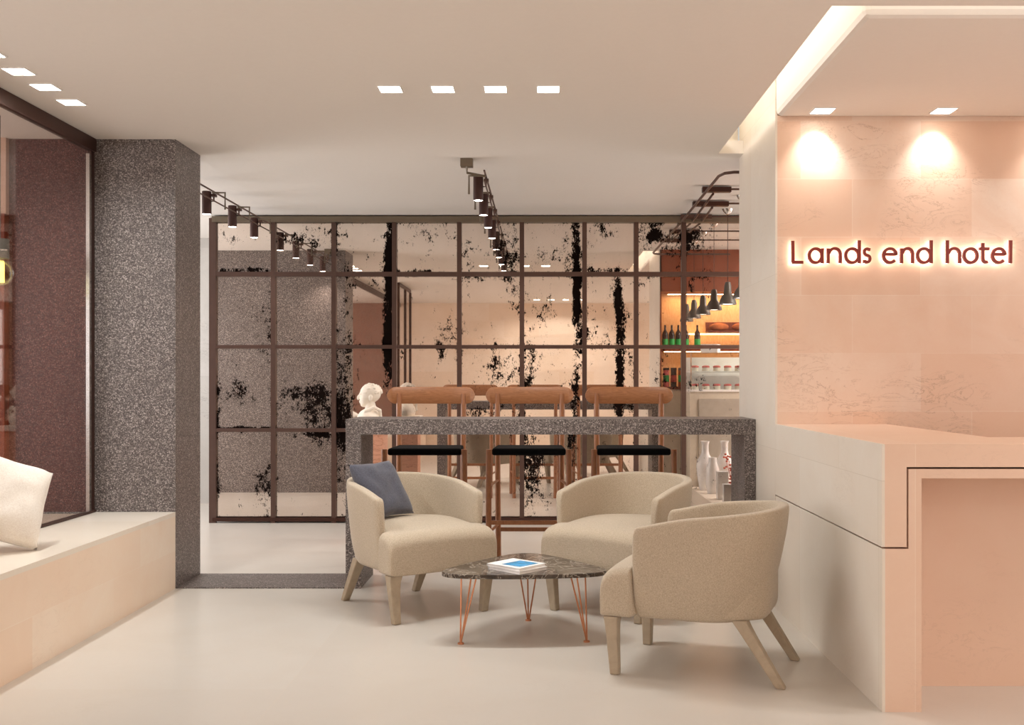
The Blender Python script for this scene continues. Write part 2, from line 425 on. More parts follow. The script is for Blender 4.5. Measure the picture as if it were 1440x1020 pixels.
for k, (xa, xb) in enumerate(zip(xs, xs[1:])):
    for za, zb in zip(zs, zs[1:]):
        bm = bmesh.new(); lay = bm.verts.layers.float.new('wear')
        a0, a1, b0, b1 = xa+.016, xb-.016, za+.014, zb-.014
        st = .013; nx = max(2, int((a1-a0)/st)); nz = max(2, int((b1-b0)/st))
        g = []
        for i in range(nx+1):
            row = []
            for j in range(nz+1):
                x = a0+(a1-a0)*i/nx; z = b0+(b1-b0)*j/nz
                vv = bm.verts.new((x, YM, z))
                de = min(x-a0, a1-x, z-b0, b1-z)
                wv = -.02+.12*math.exp(-de/.017)*(.6+.9*noise.noise(Vector((x*2.1, 3.3, z*2.1))))
                for (cx, cz, rx, rz, stn) in blobs:
                    jx = .014*noise.noise(Vector((cx*9, 1.7, z*11)))+.008*noise.noise(Vector((cx*9, 5.7, z*31)))
                    q = ((x-cx+jx)/rx)**2+((z-cz)/rz)**2
                    if q < 6: wv += stn*math.exp(-q*q*.35)
                vv[lay] = wv; row.append(vv)
            g.append(row)
        for i in range(nx):
            for j in range(nz):
                bm.faces.new((g[i][j], g[i][j+1], g[i+1][j+1], g[i+1][j]))
        rel(obj('mirror_pane', bm, 'antique mirror'), mirror)
rel(bx('backing_board', 'dark bronze', (xs[0], xs[-1], YM+.01, YM+.03, .03, HZ-.004)), mirror)
for i, x in enumerate(xs):
    w = .032 if i == 0 else .021
    rel(bx('mullion', 'frame metal', (x-w, x+w, YM-.035, YM+.008, .0, 2.885)), mirror)
for z, h in ((.878, .017), (1.667, .017), (2.355, .021)):
    for i, (xa, xb) in enumerate(zip(xs, xs[1:])):
        rel(bx('rail', 'frame metal', (xa+.0215, xb-.0215, YM-.033, YM+.008, z-h, z+h)), mirror)
rel(bx('bottom_rail', 'dark bronze', (xs[0], xs[-1], YM-.036, YM+.008, .015, .05)), mirror)
rel(bx('top_rail', 'ceiling box metal', (xs[0], xs[-1], YM-.05, YM+.008, 2.845, 2.90)), mirror)

# ------------------------------------------------------------------ reception desk
t = thing('reception_desk', 'peach limestone reception desk with a stepped waterfall edge', 'reception desk', (1.373, 4.19, 0))
bm = bmesh.new()
outl = [(XD, 4.19), (3.6, 4.19), (3.6, 4.71), (2.03, 4.71), (2.03, 6.118), (XD+.012, 6.118)]
bm = bmesh.new(); prism(bm, [(XD+.012, 4.19)]+outl[1:], .997, 1.09); box(bm, XD+.012, 1.474, 4.19, 6.118, .672, .997)
rel(obj('counter_shell', bm, 'peach limestone desk'), t)
rel(tag(bx('shell_side_slab', 'cool lit limestone side', (XD, XD+.012, 4.19, 6.118, .672, 1.09)), label='limestone side slab, paled for its cooler light'), t)
bm = bmesh.new()
box(bm, XD+.014, 1.535, 4.192, 6.118, 0, .664); box(bm, 1.482, 1.535, 4.192, 6.118, .664, .951); box(bm, 1.482, 3.6, 4.192, 4.70, .951, .989)
rel(obj('base_frame', bm, 'peach limestone desk'), t)
rel(tag(bx('base_side_slab', 'cool lit limestone side', (XD+.002, XD+.014, 4.192, 6.118, 0, .664)), label='limestone side slab, paled for its cooler light'), t)
rel(bx('front_panel', 'peach limestone desk', (1.535, 3.6, 4.55, 4.70, 0.0, .951)), t)

# ------------------------------------------------------------------ sign
def ribbon(bm, pts, w, y0, y1):
    pts = [Vector((p[0], p[1])) for p in pts]; n = len(pts); L = []; R = []
    closed = (pts[0]-pts[-1]).length < 1e-6
    for i, p in enumerate(pts):
        if closed: a = pts[i-1] if i > 0 else pts[-2]; b = pts[i+1] if i < n-1 else pts[1]
        else: a = pts[max(i-1, 0)]; b = pts[min(i+1, n-1)]
        d = (b-a).normalized(); nn = Vector((-d.y, d.x))*w/2
        L.append(p+nn); R.append(p-nn)
    ring = [[bm.verts.new((q.x, y, q.y)) for y in (y0, y1)] for q in L]
    ring2 = [[bm.verts.new((q.x, y, q.y)) for y in (y0, y1)] for q in R]
    for i in range(n-1):
        a, b, c, d = ring[i], ring[i+1], ring2[i], ring2[i+1]
        bm.faces.new((a[0], b[0], d[0], c[0])); bm.faces.new((a[1], c[1], d[1], b[1]))
        bm.faces.new((a[0], a[1], b[1], b[0])); bm.faces.new((c[0], d[0], d[1], c[1]))
    for i in (0, n-1):
        bm.faces.new((ring[i][0], ring2[i][0], ring2[i][1], ring[i][1]))
def arc(cx, cy, rx, ry, a0, a1, n=22):
    return [(cx+rx*math.cos(math.radians(a0+(a1-a0)*i/n)), cy+ry*math.sin(math.radians(a0+(a1-a0)*i/n))) for i in range(n+1)]
BL, XH, ASC = 228, 70, 102      # crop units; y measured upward from the baseline
def bowl(x0, x1): return arc((x0+x1)/2, 34, (x1-x0)/2-5, 31, 0, 360, 30)
def L_n(x0, x1): return [[(x0+5, 0), (x0+5, 66)], [(x0+5, 45)]+arc((x0+x1)/2+2, 40, (x1-x0)/2-7, 26, 165, 0, 14)+[(x1-5, 0)]]
def L_e(x0, x1): return [[(x0+7, 40), (x1-7, 40)], [(x1-6, 40)]+arc((x0+x1)/2, 34, (x1-x0)/2-5, 31, 12, 318, 26)]
letters = [
 ('L', [[(104, 100), (105, 5)], [(100, 5), (150, 4)]]),
 ('a', [bowl(172, 238), [(235, 66), (235, 0)]]),
 ('n', L_n(256, 320)),
 ('d', [bowl(334, 402), [(400, 102), (400, 0)]]),
 ('s', [[(448, 60)]+arc(434, 50, 12, 14, 60, 250, 12)+arc(434, 20, 13, 15, 80, -130, 12)+[(416, 8)]]),
 ('e', L_e(503, 570)),
 ('n', L_n(583, 642)),
 ('d', [bowl(654, 722), [(720, 102), (720, 0)]]),
 ('h', [[(792, 102), (792, 0)], [(792, 45)]+arc(822, 40, 25, 26, 165, 0, 14)+[(847, 0)]]),
 ('o', [bowl(861, 930)]),
 ('t', [[(950, 90), (950, 20)]+arc(964, 20, 14, 15, 180, 300, 8), [(934, 64), (978, 64)]]),
 ('e', L_e(988, 1054)),
 ('l', [[(1074, 102), (1073, 0)]]),
]
K = 1/3.189/237.0
def SX(u): return (1080+u/3.189-765)/237.0
SZ0 = 1.35+(535-(300+BL/3.189))/237.0
sign = thing('hotel_sign', 'backlit dark red raised lettering reading Lands end hotel on the limestone wall', 'sign', (1.9, 6.12, SZ0))
YW = 6.12
for ch, strokes in letters:
    bm = bmesh.new()
    for k, st in enumerate(strokes):
        ribbon(bm, [(SX(u), SZ0+vv*K) for u, vv in st], 12.8*K, YW-.05-.0004*k, YW-.03)
    lo = rel(obj('letter', bm, 'sign letter'), sign)
    bm = bmesh.new()
    for k, st in enumerate(strokes):
        ribbon(bm, [(SX(u), SZ0+vv*K) for u, vv in st], 10*K, YW-.027+.0003*k, YW-.022)
    h = obj('backlight', bm, 'halo glow'); h.parent = lo; 

# ------------------------------------------------------------------ armchairs
def shell_bm():
    bm = bmesh.new(); path = []
    N = 46
    for i in range(N+1):
        s = i/N*2-1          # -1 left arm front .. +1 right arm front
        a = abs(s)
        if a > .62:
            k = (a-.62)/.38; x, y = 1.0, -k*.26; nx, ny = 1, 0
        else:
            th = a/.62*PI/2; e = 2/2.35
            x = math.sin(th)**e; y = math.cos(th)**e*.385
            nx = math.sin(th); ny = math.cos(th)
        sg = -1 if s < 0 else 1
        path.append((sg*x*.36, y, sg*nx, ny, a))
    rings = []; TH = .058
    for i, (x, y, nx, ny, a) in enumerate(path):
        ztop = .690+.085*(1-min(1, a/.95)**2)
        ztop -= .0
        sh = 1
        zb = .268
        prof = []
        # outer going up
        for k in (0, .04, .2, .4, .6, .8, .95): prof.append((0, zb+(ztop-.02-zb)*k))
        for q in (25, 50, 75): prof.append((.02*(1-math.cos(math.radians(q))), ztop-.02+.02*math.sin(math.radians(q))))
        for q in (75, 50, 25): prof.append((TH-.02*(1-math.cos(math.radians(q))), ztop-.02+.02*math.sin(math.radians(q))))
        for k in (.95, .7, .4, .1, 0): prof.append((TH, zb+(ztop-.02-zb)*k))
        ring = []
        edge = 0
        if i in (0, len(path)-1): edge = 1
        for o, z in prof:
            h = (z-zb)/(ztop-zb)
            lean_x = 1-.10*(1-h)**1.6; lean_y = -.11*(1-h)**1.5*max(0, ny)
            cur = .028*math.exp(-h/.05)           # tuck at the bottom
            oo = o if o > 0 else cur
            px = x*lean_x-nx*oo; py = y+lean_y-ny*oo
            ring.append(Vector((px, py, z)))
        if edge:
            cen = sum(ring, Vector())/len(ring)
            ring = [Vector((cen.x+(q.x-cen.x)*.72, q.y-.010, cen.z+(q.z-cen.z)*.975)) for q in ring]
        rings.append([bm.verts.new(q) for q in ring])
    n = len(rings[0])
    for r0, r1 in zip(rings, rings[1:]):
        for j in range(n): bm.faces.new((r0[j], r0[(j+1) % n], r1[(j+1) % n], r1[j]))
    bm.faces.new(rings[0]); bm.faces.new(rings[-1][::-1])
    return bm
def seat_bm():
    bm = bmesh.new(); rings = []
    ys = [-.418, -.415, -.405, -.39, -.37, -.345, -.31, -.285, -.272, -.262, -.2, -.1, 0, .1, .2, .28, .33]
    for y in ys:
        front = y < -.268
        if y <= -.31:
            k = (y+.418)/(.108); zt = .435+.075*math.sqrt(max(0, 1-(1-k)**2))
        else: zt = .51+.022*math.sin(min(1, (y+.31)/.6)*PI)
        hw = .352 if front else .300
        if y < -.40: hw -= .008*(1-(y+.418)/.018)
        if y > .1: hw = .300*math.sqrt(max(.05, 1-((y-.1)/.26)**2))
        zb = .268 if front else .275
        if y < -.41: zb += .004
        r = .030; ring = []
        # rounded top corners with crown
        ring.append((-hw+.004, zb)); ring.append((-hw, zb+.01)); ring.append((-hw, zt-.09))
        for q in (0, 30, 60, 90): ring.append((-hw+.045*(1-math.cos(math.radians(q))), zt-.055+.045*math.sin(math.radians(q))))
        for u in (-.6, -.3, 0, .3, .6): ring.append((hw*u, zt-.01+.012*(1-u*u)))
        for q in (90, 60, 30, 0): ring.append((hw-.045*(1-math.cos(math.radians(q))), zt-.055+.045*math.sin(math.radians(q))))
        ring.append((hw, zt-.09)); ring.append((hw, zb+.01)); ring.append((hw-.004, zb))
        rings.append([bm.verts.new((x, y, z)) for x, z in ring])
    n = len(rings[0])
    for r0, r1 in zip(rings, rings[1:]):
        for j in range(n): bm.faces.new((r0[j], r0[(j+1) % n], r1[(j+1) % n], r1[j]))
    bm.faces.new(rings[0]); bm.faces.new(rings[-1][::-1])
    return bm
def leg_bm(top, bot, tw, bw, flare=0):
    bm = bmesh.new(); rings = []
    T, B = Vector(top), Vector(bot)
    for k in (0, .12, .25, .4, .7, 1):
        p = T.lerp(B, k); f = (1-k)
        w = bw+(tw-bw)*f + flare*math.exp(-k/.12)
        d = bw+(tw*.9-bw)*f + flare*math.exp(-k/.12)*.6
        sx = -1 if top[0] > 0 else 1
        off = sx*flare*.5*math.exp(-k/.12)
        rings.append([bm.verts.new((p.x+off+sgx*w/2, p.y+sgy*d/2, p.z)) for sgx, sgy in ((-1, -1), (1, -1), (1, 1), (-1, 1))])
    for r0, r1 in zip(rings, rings[1:]):
        for j in range(4): bm.faces.new((r0[j], r0[(j+1) % 4], r1[(j+1) % 4], r1[j]))
    bm.faces.new(rings[0]); bm.faces.new(rings[-1][::-1])
    return bm
chair = thing('armchair', 'tub armchair in beige linen at the left with a dark cushion in its corner', 'armchair', (-.797, 6.16, 0), math.radians(35.8), 'beige tub armchairs around the coffee table')
so = obj('backrest', shell_bm(), 'linen fabric', chair, smooth='all')
m = so.modifiers.new('sub', 'SUBSURF'); m.levels = 1; m.render_levels = 2
so = obj('seat', seat_bm(), 'linen fabric', chair, smooth='all')
m = so.modifiers.new('sub', 'SUBSURF'); m.levels = 1; m.render_levels = 2
for s in (-1, 1):
    obj('leg', leg_bm((s*.312, -.368, .275), (s*.285, -.36, 0), .064, .043, .018), 'painted leg', chair, bevel=.006)
    obj('leg', leg_bm((s*.235, .20, .285), (s*.245, .385, 0), .066, .043, .012), 'painted leg', chair, bevel=.006)
dup(chair, (.766, 4.88, 0), math.radians(-110.8), 'tub armchair in beige linen seen from its side and back, nearest the reception desk')
dup(chair, (.506, 6.18, 0), math.radians(-36), 'tub armchair in beige linen behind the coffee table, its seat facing the room')
cushion('cushion', 'slate fabric', 'dark slate cushion leaning in the corner of the left armchair', .37, .37, .12, (-.975, 6.19, .695), (58, 32, 0))
cushion('cushion', 'cream fabric', 'cream cushion leaning on the glass at the left end of the stone bench', .44, .44, .21, (-2.71, 5.15, .756), (53, 25, 23))

# ------------------------------------------------------------------ coffee table
t = thing('coffee_table', 'triangular dark marble coffee table on copper hairpin legs', 'coffee table', (-.1, 5.46, 0))
tri = [(-.60, 5.255), (-.1, 5.225), (.40, 5.31), (.19, 5.64), (-.1, 6.0), (-.40, 5.62)]
pts = tri
for _ in range(4):
    q = []
    for i in range(len(pts)):
        a, b = pts[i], pts[(i+1) % len(pts)]
        q += [(a[0]*.75+b[0]*.25, a[1]*.75+b[1]*.25), (a[0]*.25+b[0]*.75, a[1]*.25+b[1]*.75)]
    pts = q
bm = bmesh.new(); prism(bm, pts, .338, .360)
o = rel(obj('table_top', bm, 'dark marble', bevel=.004), t)
for fx, fy in ((-.426, 5.277), (-.088, 5.79), (.22, 5.32)):
    bm = bmesh.new(); c = Vector((-.1, 5.46)); d = (c-Vector((fx, fy))).normalized(); pr = Vector((-d.y, d.x))
    for k in (-1, 0, 1):
        tp = Vector((fx, fy))+d*(.03 if k else .10)+pr*k*.058
        if k == 0: tp = Vector((fx, fy))+d*.09
        tube(bm, [(fx+pr.x*k*.004, fy+pr.y*k*.004, .006), (tp.x, tp.y, .339)], .0042, 8)
    lathe(bm, [(0, .008), (.016, .007), (.017, 0), (0, 0)], fx, fy, 0, 16)
    rel(obj('hairpin_leg', bm, 'copper', smooth=True), t)
def book(loc, rz, w, d, h, label):
    t = thing('book', label, 'book', loc, rz, 'books on the coffee table')
    bx('pages', 'white card', (-w/2+.004, w/2-.003, -d/2+.004, d/2-.004, .0015, h-.0015), t)
    bm = bmesh.new(); box(bm, -w/2, w/2, -d/2, d/2, h-.0015, h); box(bm, -w/2, w/2, -d/2, d/2, 0, .0015); box(bm, -w/2, -w/2+.002, -d/2, d/2, .0015, h-.0015)
    obj('cover', bm, 'white card', t)
    return t
book((-.138, 5.40, .3605), math.radians(-44), .236, .205, .016, 'white book lying directly on the marble, underneath the other book')
b2 = book((-.145, 5.405, .3767), math.radians(-41), .232, .205, .014, 'white book with a blue cover picture, on top of the other book')
tag(bx('cover_picture', 'blue print', (-.04, .09, -.07, .075, .0141, .0147), b2), label='blue cover picture')

# ------------------------------------------------------------------ bar stools
st = thing('bar_stool', 'walnut bar stool nearest the plaster bust, behind the left end of the bar table', 'bar stool', (-.845, 7.5, 0), 0, 'walnut bar stools behind the bar table')
bm = bmesh.new()
rows = []
for i in range(25):                                   # curved rounded backrest
    u = math.sin((-1+2*i/24)*PI/2); x = u*.327; y = .27-.06*abs(u)**2
    hh = .063*math.sqrt(max(.0, 1-max(0, (abs(u)-.81)/.19)**2)); hh = max(hh, .010)
    zc = 1.237
    rows.append([bm.verts.new((x, y+dy, zc+dz)) for dy, dz in ((-.011, -hh+.006), (-.007, -hh), (.007, -hh), (.011, -hh+.006), (.011, hh-.006), (.007, hh), (-.007, hh), (-.011, hh-.006))])
for r0, r1 in zip(rows, rows[1:]):
    for j in range(8): bm.faces.new((r0[j], r0[(j+1) % 8], r1[(j+1) % 8], r1[j]))
bm.faces.new(rows[0]); bm.faces.new(rows[-1][::-1])
obj('backrest', bm, 'walnut', st, smooth=True)
bm = bmesh.new(); prism(bm, [(-.262, -.215), (.262, -.215), (.245, .19), (-.245, .19)], .818, .868)
obj('seat', bm, 'black leather', st, bevel=.014)
for s in (-1, 1):
    bm = bmesh.new(); tube(bm, [(s*.285, -.215, 0), (s*.284, -.22, .45), (s*.282, -.222, .862)], .0205, 12)
    obj('leg', bm, 'leg walnut', st, smooth=True)
    bm = bmesh.new(); tube(bm, [(s*.235, .26, 0), (s*.238, .225, .45), (s*.240, .215, .85), (s*.243, .235, 1.25)], .0205, 12)
    obj('leg', bm, 'leg walnut', st, smooth=True)
    for z in (.27, .60):
        bm = bmesh.new(); tube(bm, [(s*.285, -.215, z), (s*.237, .233, z)], .010, 8)
        obj('side_stretcher', bm, 'leg walnut', st, smooth=True)
bm = bmesh.new(); box(bm, -.236, .236, .235, .255, .215, .245); obj('rear_stretcher', bm, 'leg walnut', st, bevel=.003)
bm = bmesh.new(); box(bm, -.284, .284, -.232, -.208, .33, .36); obj('footrest', bm, 'leg walnut', st, bevel=.003)
dup(st, (-.107, 7.5, 0), None, 'middle walnut bar stool of the three behind the bar table')
dup(st, (.636, 7.5, 0), None, 'walnut bar stool behind the right end of the bar table, nearest the vases')

# ------------------------------------------------------------------ bust on pedestal
t = thing('pedestal', 'pink stone pedestal carrying the plaster bust behind the bar table', 'pedestal', (-1.45, 8.62, 0))
bx('shaft', 'pedestal stone', (-.125, .125, -.125, .125, .04, .93), t); bx('plinth', 'white card', (-.15, .15, -.15, .15, 0, .04), t)
bx('cap', 'plaster bust', (-.15, .15, -.15, .15, .93, .975), t, bevel=.006)
def ell(bm, c, r, rot=None, n=3):
    R = bmesh.ops.create_icosphere(bm, subdivisions=n, radius=1)
    mt = Matrix.Translation(c) @ (rot or Matrix()) @ Matrix.Diagonal((*r, 1))
    bmesh.ops.transform(bm, matrix=mt, verts=R['verts'])
bm = bmesh.new()      # bust looks towards -x
ell(bm, (.0, 0, .268), (.088, .070, .082)); ell(bm, (-.035, 0, .228), (.055, .055, .072))
ell(bm, (-.055, 0, .176), (.030, .032, .026))
ell(bm, (-.098, 0, .234), (.015, .010, .026), Matrix.Rotation(math.radians(22), 4, 'Y')); ell(bm, (-.083, 0, .200), (.013, .022, .008)); ell(bm, (-.082, 0, .188), (.012, .020, .007))
ell(bm, (-.078, 0, .262), (.016, .042, .012))
for s in (-1, 1): ell(bm, (.012, s*.068, .225), (.016, .008, .028)); ell(bm, (-.078, s*.024, .243), (.010, .013, .008))
for k in range(46):
    a = random.uniform(-.3, PI+.2); b_ = random.uniform(-1.2, 1.2)
    p = Vector((math.cos(a)*math.cos(b_)*.084+.008, math.sin(b_)*.068, abs(math.sin(a))*math.cos(b_)*.080+.268))
    if p.x < -.045 and p.z < .31: continue
    ell(bm, p, (.013, .012, .010), None, 1)
tube(bm, [(.012, 0, .10), (.0, 0, .15), (-.008, 0, .20)], .052, 20, r_end=.040)
ell(bm, (-.012, 0, .045), (.100, .15, .098)); tube(bm, [(-.07, -.09, .05), (-.02, -.10, .12), (.045, -.085, .150), (.085, -.05, .125), (.09, -.03, .05)], .017, 8)
lathe(bm, [(0, 0), (.065, 0), (.065, .012), (.035, .022), (.032, .04), (0, .04)], .01, 0, 0, 24)
o = obj('plaster_bust', bm, 'plaster bust', smooth='all')
rm = o.modifiers.new('rm', 'REMESH'); rm.mode = 'VOXEL'; rm.voxel_size = .0035; rm.use_smooth_shade = True
sm = o.modifiers.new('sm', 'SMOOTH'); sm.iterations = 1; sm.factor = .5
o.location = (-1.45, 8.62, .975); tag(o, 'white plaster bust of a curly haired man in profile behind the bar table', 'bust')

# ------------------------------------------------------------------ recessed downlights
def light(name, typ, loc, energy, color=(1, .93, .84), size=.1, rot=(0, 0, 0), spread=None, size_y=None, spot=None, blend=.5):
    l = bpy.data.lights.new(name, typ); l.energy = energy; l.color = color
    if typ == 'AREA':
        l.size = size
        if size_y: l.shape = 'RECTANGLE'; l.size_y = size_y
        if spread: l.spread = math.radians(spread)
    elif typ == 'SPOT':
        l.spot_size = math.radians(spot); l.spot_blend = blend; l.shadow_soft_size = size
    else: l.shadow_soft_size = size
    o = bpy.data.objects.new(name, l); COL.objects.link(o); o.location = loc; o.rotation_euler = rot
    return o
dl = thing('recessed_downlight', '', 'ceiling light', (0, 0, 0), 0, '')
bm = bmesh.new(); s = .057
for b in ((-s-.006, s+.006, -s-.006, -s), (-s-.006, s+.006, s, s+.006), (-s-.006, -s, -s, s), (s, s+.006, -s, s)):
    box(bm, b[0], b[1], b[2], b[3], -.006, 0)
obj('trim_ring', bm, 'white card', dl)
bx('diffuser', 'downlight glow', (-s, s, -s, s), dl) if False else obj('diffuser', (lambda q: (box(q, -s, s, -s, s, -.004, -.001), q)[1])(bmesh.new()), 'downlight glow', dl)
spots = []
for i, x in enumerate((-.822, -.541, -.259, .023)):
    spots.append((x, 5.52, 'row of four square ceiling downlights above the armchairs',
      ['leftmost', 'second from the left', 'third from the left', 'rightmost'][i]+' of the four square downlights in a row above the armchairs', 1))
for i, y in enumerate((4.91, 5.20, 5.48, 5.78)):
    spots.append((-2.65, y, 'row of square ceiling downlights above the stone bench',
      ['square downlight nearest the camera, cut by the left edge of the photo', 'second square downlight from the left edge above the bench',
       'square downlight above the bench, next to the one nearest the granite column', 'square downlight above the bench, nearest the granite column'][i], 1))
for i, x in enumerate((-.14, .14, .42, .70)):
    spots.append((x, -.4, 'square ceiling downlights seen only in the mirror',
      ['leftmost', 'second from the left', 'third from the left', 'rightmost'][i]+' of the far row of square downlights reflected in the mirror', 1))
for i, x in enumerate((1.61, 2.31, 3.02)):  # last one lies beyond the frame, kept for its light
    spots.append((x, 5.96, 'downlights washing the reception wall',
      ['square downlight above the start of the hotel sign', 'square downlight above the end of the hotel sign', 'unseen square downlight past the end of the hotel sign'][i], 2))
for i, (x, y, g, lab, kd) in enumerate(spots):
    z = HZ-.0005
    if i == 0: r = dl; r.location = (x, y, z); r['label'] = lab
    else: r = dup(dl, (x, y, z), None, lab)
    r['group'] = g
    if kd == 1: light('downlight_lamp', 'AREA', (x, y, HZ-.012), (6 if y > 0 else 9), color=(.97, .99, .975), size=.10, spread=150)
    else:
        light('wall_washer_lamp', 'SPOT', (x, y+.045, HZ-.02), 15, (1, .98, .95), .025, (math.radians(16), 0, 0), spot=92, blend=1.0)

# ------------------------------------------------------------------ track spotlights
lamp = thing('track_spotlight', '', 'spotlight', (0, 0, 0), 0, 'x')
bm = bmesh.new(); lathe(bm, [(0, .178), (.033, .178), (.036, .174), (.036, 0), (.0325, 0), (.0325, .012), (0, .012)], 0, 0, 0, 28)
obj('housing', bm, 'lamp housing', lamp, smooth=True)
bm = bmesh.new(); lathe(bm, [(0, .004), (.032, .004), (.032, .001), (0, .001)], 0, 0, 0, 24)
obj('lens', bm, 'spot glow', lamp)
bm = bmesh.new(); tube(bm, [(0.03, 0, .10), (.055, 0, .10), (.055, 0, .17)], .007, 8); box(bm, .040, .075, -.02, .02, .135, .155)
obj('bracket', bm, 'frame metal', lamp, smooth=True)
ys = (7.40, 8.06, 8.72, 9.37)
first = True
names = ['first', 'second', 'third', 'last']
for row, (X, lab) in enumerate(((-2.62, 'in the left row beside the granite column'), (-.472, 'in the middle row over the bar stools'))):
    for i, y in enumerate(ys):
        y2 = y if row else y-.05
        lb = ('bronze cylinder spotlight nearest the camera ', 'second bronze cylinder spotlight from the camera ', 'third bronze cylinder spotlight from the camera ', 'bronze cylinder spotlight closest to the mirror ')[i]+lab
        if first: r = lamp; r.location = (X, y2, 2.64); r['label'] = lb; first = False
        else: r = dup(lamp, (X, y2, 2.64), None, lb)
        r['group'] = 'cylinder spotlights on the '+('middle rail' if row else 'left rail')
        light('spotlight_lamp', 'SPOT', (X, y2, 2.632), 18, (1, .90, .82), .03, spot=120, blend=.8)
    t = thing('track_rail', 'thin metal rail carrying the '+('middle' if row else 'left')+' row of cylinder spotlights', 'light rail', (X, 8.4, HZ), 0, 'light rails under the ceiling')
    dx = .055 if row == 0 else -.055
    X0 = X+.055
    bm = bmesh.new(); tube(bm, [(X0, 7.2, 2.815), (X0, 9.72, 2.815)], .007, 8); tube(bm, [(X0+.0, 7.2, 2.745), (X0+.0, 9.72, 2.745)], .006, 8)
    rel(obj('rail', bm, 'frame metal', smooth=True), t)
    for y in ys:
        bm = bmesh.new()
        sgn = 1 if row == 0 else -1
        xe = X0+sgn*.10 if row == 0 else X0-.115
        tube(bm, [(X0, y-.09, 2.80), (xe, y-.09, 2.80), (xe, y-.09, 2.67)], .008, 8); rel(obj('arm', bm, 'ceiling box metal', smooth=True), t)
    xb = -.545 if row else X0
    for y in (7.28,):
        rel(bx('ceiling_plate', 'ceiling box metal', (xb-.043, xb+.043, y-.04, y+.04, HZ-.055, HZ-.001)), t)
        bm = bmesh.new(); tube(bm, [(xb, y, HZ-.05), (xb, y+.02, 2.82), (X0, y+.05, 2.80)], .009, 8); rel(obj('stem', bm, 'ceiling box metal', smooth=True), t)

# pipe frame and pendants at the right
t = thing('pipe_frame', 'bronze pipe frame with three crossbars under the ceiling beside the limestone block', 'light frame', (1.45, 8.6, HZ))
for i, (y, xa, xb) in enumerate(((8.28, 1.27, 1.50), (8.95, 1.29, 1.60), (9.66, 1.28, 1.57))):
    rel(bx('crossbar', 'dark bronze' if i < 2 else 'frame metal', (xa, xb, y-.03, y+.03, 2.86, 2.90)), t)
    bm = bmesh.new(); tube(bm, [(xb-.02, y, 2.885), (2.3, y, 2.885)], .008, 8)
    rel(obj('side_pipe', bm, 'frame metal', smooth=True), t)
bm = bmesh.new(); tube(bm, [(2.2, 7.38, 2.84), (1.36, 7.38, 2.84), (1.30, 7.42, 2.84), (1.275, 7.52, 2.84), (1.30, 9.7, 2.85)], .011, 8)
rel(obj('main_pipe', bm, 'frame metal', smooth=True), t)
bm = bmesh.new(); tube(bm, [(1.36, 8.3, 2.85), (1.40, 9.7, 2.85)], .010, 8); rel(obj('main_pipe', bm, 'frame metal', smooth=True), t)
bm = bmesh.new(); tube(bm, [(1.46, 8.95, 2.85), (1.49, 9.7, 2.85)], .010, 8); rel(obj('main_pipe', bm, 'frame metal', smooth=True), t)
pend = thing('pendant_lamp', 'grey metal pendant lamp closest to the mirror, over the cafe counter', 'pendant lamp', (1.675, 9.4, 2.04), 0, 'grey pendant lamps over the cafe counter')
bm = bmesh.new(); lathe(bm, [(.079, 0), (.080, .006), (.072, .04), (.055, .075), (.036, .10), (.032, .17), (.022, .205), (0, .21)], 0, 0, 0, 28)
lathe(bm, [(.076, .002), (.068, .04), (.05, .073), (0, .09)], 0, 0, 0, 28)
obj('shade', bm, 'pendant grey', pend, smooth=True)
bm = bmesh.new(); lathe(bm, [(0, .012), (.068, .012), (.068, .008), (0, .008)], 0, 0, 0, 24); obj('diffuser', bm, 'pendant glow', pend)
bm = bmesh.new(); tube(bm, [(0, 0, .2), (0, 0, HZ-2.04-.02)], .0028, 6); obj('cord', bm, 'dark bronze', pend)
bm = bmesh.new(); lathe(bm, [(0, -.001), (.05, -.001), (.04, -.025), (.015, -.05), (0, -.05)], 0, 0, HZ-2.04, 20); obj('ceiling_rose', bm, 'chrome', pend, smooth=True)
for i, y in enumerate((8.70, 8.05, 7.45)):
    dup(pend, (1.675, y, 2.04), None, ['second pendant lamp from the mirror over the cafe counter', 'third pendant lamp from the mirror over the cafe counter', 'pendant lamp farthest from the mirror, smallest in the reflection'][i])

# ------------------------------------------------------------------ cafe corner (seen in the mirror)
t = thing('display_case', 'glass pastry display case on a grey counter in the cafe corner', 'display case', (1.66, 7.35, 0))
rel(bx('base', 'pale cabinet', (1.66, 2.9, 7.35, 7.84, 0, 1.22)), t)
rel(tag(bx('base_panel', 'grey panel', (1.76, 2.8, 7.84, 7.855, .08, 1.14)), label='grey recessed panel'), t)
rel(bx('case_floor', 'white card', (1.66, 2.9, 7.35, 7.85, 1.22, 1.245)), t)
rel(bx('case_shelf', 'white card', (1.68, 2.88, 7.40, 7.80, 1.44, 1.455)), t)
rel(bx('case_back', 'white card', (1.68, 2.88, 7.352, 7.36, 1.245, 1.62)), t)
rel(bx('glass', 'case glass', (1.665, 2.895, 7.835, 7.84, 1.245, 1.66)), t)
rel(bx('case_top', 'case glass', (1.665, 2.895, 7.36, 7.84, 1.66, 1.667)), t)
for x in (1.665, 2.88): rel(bx('case_post', 'chrome', (x, x+.012, 7.835, 7.847, 1.245, 1.66)), t)
k = 0
pl = ['far', 'near']
first = None
